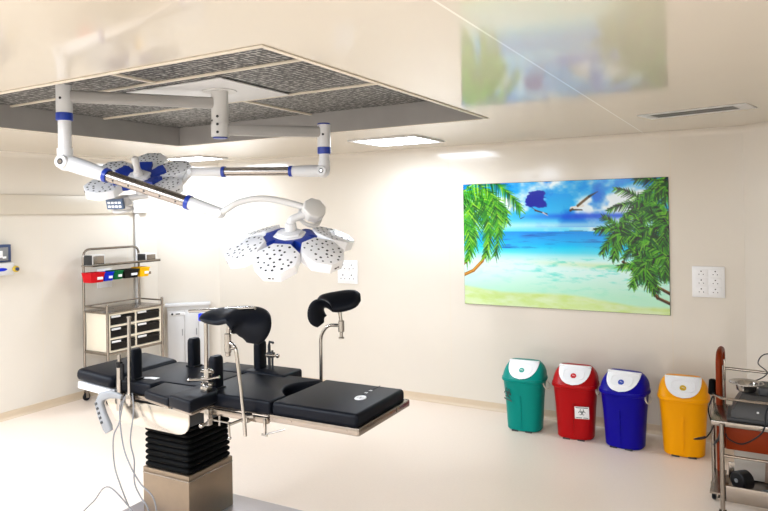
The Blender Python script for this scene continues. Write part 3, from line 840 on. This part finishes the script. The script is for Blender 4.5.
def kn2(t, o):
    j = Vector(jf); p = MB(m_chrome)
    p.cyl(j+Vector((0, 0, -.03)), j+Vector((0, 0, .04)), .019, 16, chamfer=.003); p.cyl(j+Vector((0, 0, .03)), j+Vector((-.008, 0, .09)), .011, 12)
    p.cyl(j+Vector((0, 0, -.065)), j+Vector((0, 0, -.03)), .010, 12); p.cyl(j+Vector((.0, 0, -.07)), j+Vector((0, 0, -.06)), .018, 12, chamfer=.002); p.build('swivel_joint', t, o)
    p = MB(m_chrome); p.box((.827, .297, .85), (.045, .05, .05), .006); p.cyl((.827, .31, .85), (.827, .37, .84), .008, 10); p.build('rail_clamp', t, o)
def far(px_, py_, d=0.): return vec((px_-341)*px*1.03, d, -(py_-326)*px*1.03)
legholder((.827, .29, .77), 'far leg holder with black saddle pad raised above the far table edge', jf, [
    (far(322, 322.5, -.04), vec(.75, .6, -.1), .030, .012),
    (far(319, 317, -.04), vec(.75, .6, .0), .060, .020),
    (far(319, 310, -.03), vec(.65, .7, .1), .074, .024),
    (far(323, 304, -.01), vec(.45, .85, .25), .092, .026),
    (far(330, 302, .01), vec(.25, .85, .40), .092, .030),
    (far(340, 301.5, .01), vec(.1, .82, .5), .092, .034),
    (far(349, 300, .01), vec(.0, .82, .5), .086, .034),
    (far(356, 298.5, .01), vec(.0, .82, .5), .064, .030),
    (far(360, 298, .01), vec(.0, .82, .5), .030, .014)], [
    (.825, .29, .78), (.827, .29, 1.20), (.878, .29, 1.268), (.977, .29, 1.272)], kn2)

# hand controller hooked on the head end and its cables
t, o = tthing('hand_controller', -.40, -.31, .83, 'grey hand controller hooked over the table frame at the head end', 'remote control')
rg = []
for (x, y, z), w, h in (((-.225, -.315, .850), .014, .010), ((-.27, -.32, .857), .022, .013), ((-.36, -.33, .862), .028, .016), ((-.425, -.34, .845), .032, .018), ((-.448, -.345, .80), .036, .020), ((-.42, -.345, .73), .038, .020), ((-.375, -.345, .66), .040, .020), ((-.362, -.345, .637), .034, .014)):
    rg.append((Vector((x+(.055 if x < -.3 else .0), y, z)), w*.9, h))
rings = []
for i, (c, w_, h_) in enumerate(rg):
    d = (rg[min(len(rg)-1, i+1)][0]-rg[max(0, i-1)][0]).normalized(); u_ = Vector((0, 1, 0)); n_ = d.cross(u_)
    rings.append([c+u_*(h_*math.copysign(abs(math.cos(a))**.7, math.cos(a)))+n_*(w_*math.copysign(abs(math.sin(a))**.7, math.sin(a))) for a in [2*math.pi*k/20 for k in range(20)]])
MB(m_grey).loft(rings).build('handset', t, o, angle=60)
k = MB(m_dkgrey)
for q in range(5): k.box((-.398+.012*q, -.364, .80-.027*q), (.022, .008, .016), .003, rot=(0, R(-30), 0))
k.build('keypad', t, o)
def cable(name, pts, r, label, cat='cable', m=m_cable, group=None):
    # smooth through the points
    P_ = [Vector(p) for p in pts]; out = []
    for i in range(len(P_)-1):
        a = P_[max(0, i-1)]; b, c = P_[i], P_[i+1]; d = P_[min(len(P_)-1, i+2)]
        for k in range(8):
            q = k/8; out.append(.5*((2*b)+(c-a)*q+(2*a-5*b+4*c-d)*q*q+(3*b-a-3*c+d)*q**3))
    out.append(P_[-1]); mb = MB(m).tube(out, r, 8)
    o_ = out[0]; ob = mb.build(name, None, o_); ob.location = o_
    return tag(ob, label, cat, group)
def W(x, y, z): return TM @ Vector((x, y, z))
GR = 'grey cables hanging from the head end of the table'
cable('power_cable', [W(-.19, -.29, .875), W(-.215, -.31, .83), W(-.225, -.34, .70), W(-.24, -.37, .62), W(-.20, -.40, .48), W(-.13, -.42, .38), W(-.05, -.40, .20), W(.04, -.40, .085), W(.14, -.52, .012)], .0042, 'grey cable hanging left of the other two table cables, ending near the base plate', group=GR)
cable('power_cable', [W(-.20, -.29, .875), W(-.24, -.32, .78), W(-.16, -.37, .60), W(-.07, -.40, .50), W(.02, -.40, .40), W(.12, -.40, .34), W(.14, -.40, .24), W(.05, -.42, .20), W(-.18, -.45, .36), W(-.30, -.47, .26), W(-.42, -.50, .14), W(-.46, -.62, .012)], .0042, 'grey cable that crosses over itself and trails out to the lower left', group=GR)
cable('power_cable', [W(-.165, -.29, .875), W(-.12, -.32, .78), W(-.105, -.36, .62), W(-.04, -.39, .52), W(-.03, -.40, .40), W(.03, -.41, .33), W(.10, -.42, .28), W(.13, -.42, .16), W(.17, -.46, .012)], .0042, 'grey cable hanging right of the other two, running down in front of the column', group=GR)

# ------------------------------------------------------------------ surgical light
SP = Vector((-3.014, -2.923, 2.757))
light = thing('surgical_light', SP, 'double headed white surgical lamp with blue brackets hanging from the ceiling recess', 'surgical lamp')
def sl(n, mb, par=None, angle=35):
    return mb.build(n, par or light, SP, angle)
s = MB(m_offwhite, m_blue, m_dark)
s.cyl((SP.x, SP.y, 2.75), (SP.x, SP.y, 2.745), .11, 28); s.cyl((SP.x, SP.y, 2.75), (SP.x, SP.y, 2.452), .054, 28)
s.cyl((SP.x, SP.y, 2.54), (SP.x, SP.y, 2.452), .058, 28, chamfer=.004)
s.cyl((SP.x, SP.y, 2.452), (SP.x, SP.y, 2.444), .048, 24, 1, chamfer=.003)
vd = Vector((.45, -.89, 0))
for z in (2.58, 2.53, 2.48): s.disc((SP.x+vd.x*.058, SP.y+vd.y*.058, z), vd, .009, 2)
s.disc((SP.x-.25*.058+.0, SP.y-.97*.058, 2.556), (-.25, -.97, 0), .007, 2)
sl('spindle', s)
def beam(n, a, b, w, h):
    a, b = Vector(a), Vector(b); d = (b-a).normalized(); side = Vector((-d.y, d.x, 0))
    rs_ = []
    for p in (a, b):
        rs_.append([p+side*(w*math.copysign(abs(math.cos(x))**.5, math.cos(x)))+Vector((0, 0, h*math.copysign(abs(math.sin(x))**.5, math.sin(x)))) for x in [2*math.pi*(k+.5)/20 for k in range(20)]])
    return sl(n, MB(m_arm).loft(rs_))
A1 = Vector((-3.57, -3.638, 2.671)); A2 = Vector((-2.547, -2.428, 2.500))
beam('horizontal_arm', (SP.x, SP.y, 2.671), (A1.x, A1.y, 2.671), .032, .036)
beam('horizontal_arm', (SP.x, SP.y, 2.500), (A2.x, A2.y, 2.500), .032, .036)
def drop(A, ztop, zring, zbot, rt):
    s = MB(m_white, m_blue, m_dark)
    s.cyl((A.x, A.y, ztop), (A.x, A.y, zring+.02), rt, 24, chamfer=.003)
    s.cyl((A.x, A.y, zring-.02), (A.x, A.y, zbot), rt*.80, 24)
    for k, z in enumerate((zring+.17, zring+.105)):
        if z < ztop-.02: s.disc((A.x+vd.x*rt, A.y+vd.y*rt, z), vd, .008, 2)
    o = sl('drop_post', s)
    sl('collar', MB(m_blue).cyl((A.x, A.y, zring-.024), (A.x, A.y, zring+.024), rt*1.04, 24, chamfer=.004), o)
    if ztop < 2.6: sl('top_cap', MB(m_blue).cyl((A.x, A.y, ztop-.002), (A.x, A.y, ztop+.008), rt*1.0, 24, chamfer=.003), o)
drop(A1, 2.735, 2.548, 2.31, .046)
drop(A2, 2.550, 2.375, 2.26, .044)
def lerp(a, b, q): return a+(b-a)*q
def spring(E, T, r, q0, q1, label_marks=False):
    d = (T-E).normalized(); hz = Vector((d.x, d.y, 0)).normalized(); side = Vector((-hz.y, hz.x, 0))
    s = MB(m_white, m_dark, m_chrome)
    s.sphere(E, r*1.18); s.cyl(E-side*r*1.25, E+side*r*1.25, r*.85, 20, chamfer=.004)
    for sg in (-1, 1): s.disc(E+side*sg*r*1.25, side*sg, r*.4, 1, 14); s.disc(E+side*sg*(r*1.25+.001), side*sg, r*.25, 2, 14)
    s.tube([lerp(E, T, .03), lerp(E, T, .1), lerp(E, T, q0)], r, 20, rads=[r*1.02, r*1.04, r*.86])
    o = sl('spring_arm', s)
    e = MB(m_white, m_dark); e.tube([lerp(E, T, q1), lerp(E, T, 1.)], r, 20, rads=[r*.84, r*.66]); e.sphere(T, r*.70); e.cyl(T-side*r*.8, T+side*r*.8, r*.45, 14)
    sl('arm_end', e, o)
    m = MB(m_sleeve, m_dark)
    m.tube([lerp(E, T, q0), lerp(E, T, q1)], r*.74, 20)
    up = side.cross(d).normalized(); up = up if up.z > 0 else -up
    for k in range(5): m.disc(lerp(E, T, lerp(q0, q1, .12+.19*k))+side*-r*.66-up*r*.32, -side*.9-up*.4, .006, 1)
    a, b = lerp(E, T, lerp(q0, q1, .42)), lerp(E, T, lerp(q0, q1, .66))
    if label_marks:
        for k in range(9):
            p = lerp(a, b, k/9.); m.tube([p+side*sd*r*.735 for sd in (-1,)]+[lerp(a, b, (k+.6)/9.)-side*r*.735], .006, 6, 1)
    sl('steel_sleeve', m, o)
    for q in (q0, q1): sl('collar', MB(m_blue).tube([lerp(E, T, q-.012), lerp(E, T, q+.012)], r*.93, 22), o)
E1 = Vector((-3.565, -3.635, 2.279)); T1 = Vector((-2.674, -3.291, 1.962))
E2 = Vector((-2.556, -2.433, 2.237)); T2 = Vector((-3.453, -2.757, 2.255))
spring(E1, T1, .046, .27, .80)
spring(E2, T2, .040, .235, .745, True)
sl('elbow', MB(m_white).tube([(A1.x, A1.y, 2.36), (A1.x, A1.y, 2.285), (A1.x+.03, A1.y+.012, 2.268)], .044, 20, fillet=.05))
sl('elbow', MB(m_white).tube([(A2.x, A2.y, 2.30), (A2.x, A2.y, 2.235)], .040, 20))
def spl(pts, n=8):
    P_ = [Vector(p) for p in pts]; out = []
    for i in range(len(P_)-1):
        a = P_[max(0, i-1)]; b, c = P_[i], P_[i+1]; d = P_[min(len(P_)-1, i+2)]
        for k in range(n):
            q = k/n; out.append(.5*((2*b)+(c-a)*q+(2*a-5*b+4*c-d)*q*q+(3*b-a-3*c+d)*q**3))
    return out+[P_[-1]]
sl('curved_tube', MB(m_offwhite).tube(spl([T1, (-2.622, -3.297, 1.980), (-2.554, -3.257, 2.022), (-2.445, -3.195, 2.040), (-2.332, -3.130, 2.018), (-2.225, -3.085, 1.985)]), .019, 14))
sl('curved_tube', MB(m_offwhite).tube(spl([T2, (-3.50, -2.76, 2.215), (-3.545, -2.778, 2.170), (-3.64, -2.84, 2.112), (-3.741, -2.90, 2.093), (-3.82, -2.99, 2.082)]), .019, 14))

def octa(r, n=8, ph=math.pi/8): return [(r*math.cos(ph+2*math.pi*k/n), r*math.sin(ph+2*math.pi*k/n)) for k in range(n)]
def lamp_head(loc, M3, box_off, box_rot, keys, tilt, low):
    """local +z is the back of the head; five octagonal pods, a gap at +y"""
    LM = Matrix.Translation(loc) @ M3.to_4x4()
    hub = MB(m_pod, m_blue)
    hub.prism(octa(.098, 6, math.pi/6), -.026, .030, .010, 3); hub.prism(octa(.075, 6, math.pi/6), .028, .042, .006, 2)
    hub.prism(octa(.085, 6, math.pi/6), -.045, -.027, .006, 2)
    hub.xform(LM); h = sl('lamp_head', hub)
    rs2 = random.Random(4)
    for k in range(1, 6):
        a = math.pi/2+k*math.pi/3
        PM = LM @ Matrix.Rotation(a, 4, 'Z') @ Matrix.Translation((.245, 0, low)) @ Matrix.Rotation(R(tilt), 4, 'Y')
        pod = MB(m_pod, m_dark)
        pod.prism(octa(.125), -.030, .030, .004, 2)
        for face in (1, -1):
            z = face*.0302
            for ring, cnt in ((.028, 5), (.062, 11), (.096, 15)):
                for j in range(cnt):
                    if rs2.random() < .12: continue
                    th = 2*math.pi*j/cnt+ring*40+rs2.uniform(-.1, .1); rr = ring+rs2.uniform(-.006, .006)
                    pod.disc((rr*math.cos(th), rr*math.sin(th), z), (0, 0, face), rs2.choice((.0055, .0075, .0065)), 1, 10, .0006)
        pod.bb((.112, -.018, -.008), (.1195, -.004, -.002), mi=1); pod.bb((.112, .004, -.008), (.1195, .012, -.002), mi=1)
        pod.xform(PM); sl('lamp_pod', pod, h)
        br = MB(m_blue)
        BM = LM @ Matrix.Rotation(a, 4, 'Z')
        br.loft([[Vector((x, w_*sy, z)) for sy, z in ((-1, zl), (1, zl), (1, zh), (-1, zh))] for x, w_, zl, zh in ((.07, .050, -.026, .022), (.10, .052, -.034, .026), (.125, .050, -.042, .022), (.148, .052, -.052, .010), (.18, .046, -.058, -.006))])
        br.xform(BM); sl('bracket', br, h)
    hd = MB(m_white, m_offwhite); hd.cyl((0, 0, -.04), (0, 0, -.075), .034, 20, chamfer=.004); hd.tube([(0, 0, -.07), (0, 0, -.10), (0, 0, -.17), (0, 0, -.185)], .02, 18, 1, rads=[.03, .022, .026, .016])
    hd.xform(LM); sl('handle', hd, h)
    # stem and control box on the back
    bo = Vector(box_off)
    stm = MB(m_white); stm.cyl((0, .03, .03), (0, .03, .085), .036, 20, r2=.030, chamfer=.004); stm.tube([(0, .03, .06), (0, .035, .10), tuple(bo*.97)], .023, 16, fillet=.03)
    stm.xform(LM); sl('stem', stm, h)
    BX = Matrix.Translation(LM @ bo) @ Matrix.Rotation(yaw, 4, 'Z') @ Euler(box_rot).to_matrix().to_4x4()
    bx_ = MB(m_offwhite, m_keypad, m_label, m_grey)
    bx_.prism(octa(.070), -.032, .032, .010, 3)
    bx_.tube([(.062*math.cos(x), .062*math.sin(x), -.062) for x in [2*math.pi*k/20 for k in range(21)]], .012, 8, 0)
    if keys: bx_.bb((-.062, -.088, -.036), (.062, -.060, .036), .003, mi=1)
    for i in range(4 if keys else 0):
        for j in range(2): bx_.bb((-.050+.027*i, -.0895, -.024+.028*j), (-.030+.027*i, -.086, -.008+.026*j), .001, mi=2)
    bx_.xform(BX); sl('control_box', bx_, h)
M2 = (Matrix.Rotation(yaw, 3, 'Z') @ Matrix.Rotation(R(19), 3, 'X') @ Matrix.Rotation(R(-9), 3, 'Z'))
lamp_head(Vector((-2.286, -3.150, 1.812)), M2, (.115, .105, .135), (R(55), R(15), R(20)), False, 20, -.040)
M1 = (Matrix.Rotation(yaw, 3, 'Z') @ Matrix.Rotation(R(211), 3, 'X'))
lamp_head(Vector((-3.765, -2.935, 2.20)), M1, (-.125, .085, .115), (R(15), 0, R(-12)), True, 3, -.006)

# ------------------------------------------------------------------ steel cart at the right edge
CO = Vector((.05, -1.4, 0))
t = thing('instrument_cart', CO, 'stainless steel two tier cart with orange panel and orange push handle', 'cart')
def cp(n, mb, par=None): return mb.build(n, par or t, CO)
x0, x1, ya, yb = -.222, .36, -1.62, -1.19
for i, (x, y, zt) in enumerate(((-.216, ya, .635), (-.287, yb, .735), (x1, ya, .78), (x1, yb, .78))):
    cp('post', MB(m_steel).cyl((x, y, .115), (x, y, zt), .0135, 12, chamfer=.002))
    cp('caster', caster(None, x, y, .048, .13, .0))
c = MB(m_steel); c.bb((-.275, ya+.012, .615), (x1, yb-.0, .645), .004); cp('top_tray', c)
c = MB(m_steel); c.bb((-.245, ya+.005, .165), (x1, yb, .178), .003); c.bb((-.20, ya+.004, .165), (x1, ya+.016, .262), .003); c.bb((-.20, yb-.012, .165), (x1, yb, .265), .003); cp('lower_shelf', c)
cp('guard_rail', MB(m_steel).tube([(-.287, yb, .700), (-.216, ya, .790), (x1, ya, .785)], .008, 8, fillet=.01))
cp('guard_rail', MB(m_steel).tube([(-.212, yb-.0, .882), (x1, yb-.0, .868)], .0095, 10))
r_ = MB(m_steel); r_.bb((-.222, yb-.012, .80), (-.208, yb+.012, .94), .003); r_.bb((-.235, yb-.01, .615), (-.215, yb+.01, .90), .003); cp('rail_bracket', r_)
cp('mid_rail', MB(m_steel).tube([(-.216, ya, .445), (x1, ya, .445)], .0085, 10))
cp('panel', MB(m_orange).bb((-.195, ya+.05, .47), (x1, ya+.07, .614), .003))
cp('push_handle', MB(m_orange).tube([(-.246, -1.225, .20), (-.246, -1.225, .975), (-.236, -1.02, .990), (-.236, -1.02, .30)], .0205, 12, fillet=.08))
g = MB(m_rubber); g.cyl((-.287, yb, .70), (-.287, yb, .80), .029, 14, r2=.022, chamfer=.006); cp('grip', g)
lk = MB(m_dkgrey, m_steel); lk.tube([(-.287, yb, .36), (-.25, yb-.1, .44), (-.235, yb-.12, .50)], .008, 8); lk.bb((-.287, yb-.02, .20), (-.21, ya, .212), mi=1); cp('brace', lk)
# things on the cart
TT = .645
t = thing('electrosurgical_unit', (.11, -1.40, TT), 'dark grey medical unit with sloped front on the top tray of the steel cart', 'medical device')
bd = MB(m_midgrey, m_dkgrey)
P0 = [(-.165, -1.565, TT), (.345, -1.565, TT), (.345, -1.30, TT), (-.165, -1.30, TT)]
P1 = [(-.165, -1.56, TT+.055), (.345, -1.56, TT+.055), (.345, -1.30, TT+.055), (-.165, -1.30, TT+.055)]
P2 = [(-.11, -1.49, TT+.15), (.345, -1.49, TT+.15), (.345, -1.30, TT+.15), (-.11, -1.30, TT+.15)]
bd.loft([[Vector(p) for p in q] for q in (P0, P1, P2)])
bd.build('unit_body', t, (.11, -1.40, TT))
MB(m_dkgrey).bb((-.19, -1.575, TT+.001), (.345, -1.29, TT+.022), .004).build('base_tray', t, (.11, -1.40, TT))
MB(m_dkgrey).prism([(-.02, -1.49), (.345, -1.49), (.345, -1.31), (-.02, -1.31)], TT+.15, TT+.205, .012, 3).build('upper_lid', t, (.11, -1.40, TT))
s = MB(m_label); s.bb((-.03, -1.5725, TT+.065), (-.018, -1.562, TT+.072)); s.build('indicator', t, (.11, -1.40, TT))
t = thing('steel_bowl', (-.085, -1.40, TT+.15), 'shallow shiny steel bowl on top of the grey medical unit', 'bowl')
bw = MB(m_chrome)
prof = [(.001, .004), (.045, .004), (.055, .012), (.060, .045), (.066, .052), (.098, .056), (.098, .060), (.064, .056), (.054, .046), (.048, .016), (.04, .010), (.001, .009)]
bw.loft([[Vector((r*math.cos(2*math.pi*k/32)-.085, r*math.sin(2*math.pi*k/32)-1.40, z+TT+.146)) for k in range(32)] for r, z in prof])
bw.build('bowl_shell', t, (-.085, -1.40, TT+.15))
def cab2(pts, r, m, label): cable('cable', pts, r, label, 'cable', m)
cab2([(.06, -1.585, TT+.175), (.02, -1.60, TT+.09), (-.0, -1.64, TT-.02), (-.10, -1.645, TT-.105), (-.175, -1.645, TT-.09), (-.195, -1.636, TT-.06)], .0042, m_black, 'black cable sagging in front of the orange panel on the cart')
cab2([(-.275, -1.232, .72), (-.31, -1.25, .62), (-.30, -1.25, .55), (-.285, -1.25, .50), (-.33, -1.25, .42), (-.40, -1.25, .40), (-.33, -1.26, .43)], .0045, m_black, 'black cable looping beside the yellow bin at the left of the cart')
cab2([(-.12, -1.28, TT+.17), (-.02, -1.27, TT+.20), (.03, -1.22, TT+.24), (-.02, -1.20, TT+.29), (.02, -1.19, TT+.35), (.12, -1.2, TT+.345), (.25, -1.22, TT+.30)], .0038, m_dkgrey, 'thin dark cable arching above the grey unit on the cart')
t = thing('foot_pedal', (-.115, -1.42, .178), 'round black object on the lower shelf of the steel cart', 'foot pedal')
s = MB(m_black, m_grey); s.tube([(-.145, -1.455, .178+.062), (-.14, -1.45, .178+.062), (-.09, -1.40, .178+.062), (-.085, -1.395, .178+.062)], .06, 26, rads=[.05, .06, .06, .05]); s.disc((-.146, -1.456, .245), (-.7, -.7, 0), .012, 1, 14, .006)
s.build('pedal_body', t, (-.115, -1.42, .178))
t = thing('paper_sheets', (.06, -1.38, .178), 'pale papers standing upright on the lower shelf behind the black object', 'papers')
s = MB(m_paper, m_kraft); s.box((.085, -1.222, .273), (.50, .012, .18), .002, rot=(R(-6), 0, 0)); s.box((.16, -1.250, .250), (.30, .010, .14), .002, rot=(R(-9), R(3), 0), mi=1)
s.build('sheets', t, (.06, -1.38, .178))
t = thing('glass_jar', (.02, -1.55, .178), 'small clear glass jar cut off by the right edge on the lower cart shelf', 'jar')
bw = MB(m_glass)
prof = [(.001, .0), (.034, .0), (.040, .01), (.040, .055), (.030, .065), (.026, .065), (.035, .052), (.035, .012), (.001, .008)]
bw.loft([[Vector((r*math.cos(2*math.pi*k/24)+.02, r*math.sin(2*math.pi*k/24)-1.55, z+.178)) for k in range(24)] for r, z in prof])
bw.build('jar_body', t, (.02, -1.55, .178))

# ------------------------------------------------------------------ camera
cd = bpy.data.cameras.new('camera'); cam = bpy.data.objects.new('camera', cd); COL.objects.link(cam)
cam.location = (0, -6.0821, 1.9497)
cam.matrix_world = Matrix.Translation(cam.location) @ Matrix.Rotation(yaw, 4, 'Z') @ Matrix.Rotation(R(90), 4, 'X') @ Matrix.Rotation(-.0161, 4, 'Z')
cd.sensor_width = 36.; cd.sensor_fit = 'HORIZONTAL'
cd.lens = 656.34*36/768
cd.shift_y = -(255.5-212.456)/768
cd.clip_start = .05
scene.camera = cam

# ------------------------------------------------------------------ lights: two visible ceiling panels, plus unseen fill lamps added behind the view
def area(x, y, sx, sy, p, col=(.86, .965, 1.13)):
    l = bpy.data.lights.new('panel_and_fill_lamp', 'AREA'); l.shape = 'RECTANGLE'; l.size = sx; l.size_y = sy; l.energy = p; l.color = col
    o = bpy.data.objects.new('panel_and_fill_lamp', l); COL.objects.link(o); o.location = (x, y, H-.015)
    return o
area(-2.85, -.84, .6, .52, 12); area(-5.57, -.66, .54, .38, 15)
area(-5.5, -4.9, .6, .6, 85); area(-3.3, -5.3, .6, .6, 90); area(-5.5, -6.7, .6, .6, 30); area(.25, -6.6, .6, .6, 92); area(-2.4, -6.9, .6, .6, 40)  # unseen fill lamps; the rightmost is added to brighten the right side
w = bpy.data.worlds.new('world'); scene.world = w; w.use_nodes = True
w.node_tree.nodes['Background'].inputs[0].default_value = (1, .95, .88, 1); w.node_tree.nodes['Background'].inputs[1].default_value = .05
scene.view_settings.view_transform = 'Standard'; scene.view_settings.look = 'None'
scene.view_settings.exposure = .30; scene.view_settings.gamma = 1.; scene.view_settings.use_curve_mapping = False
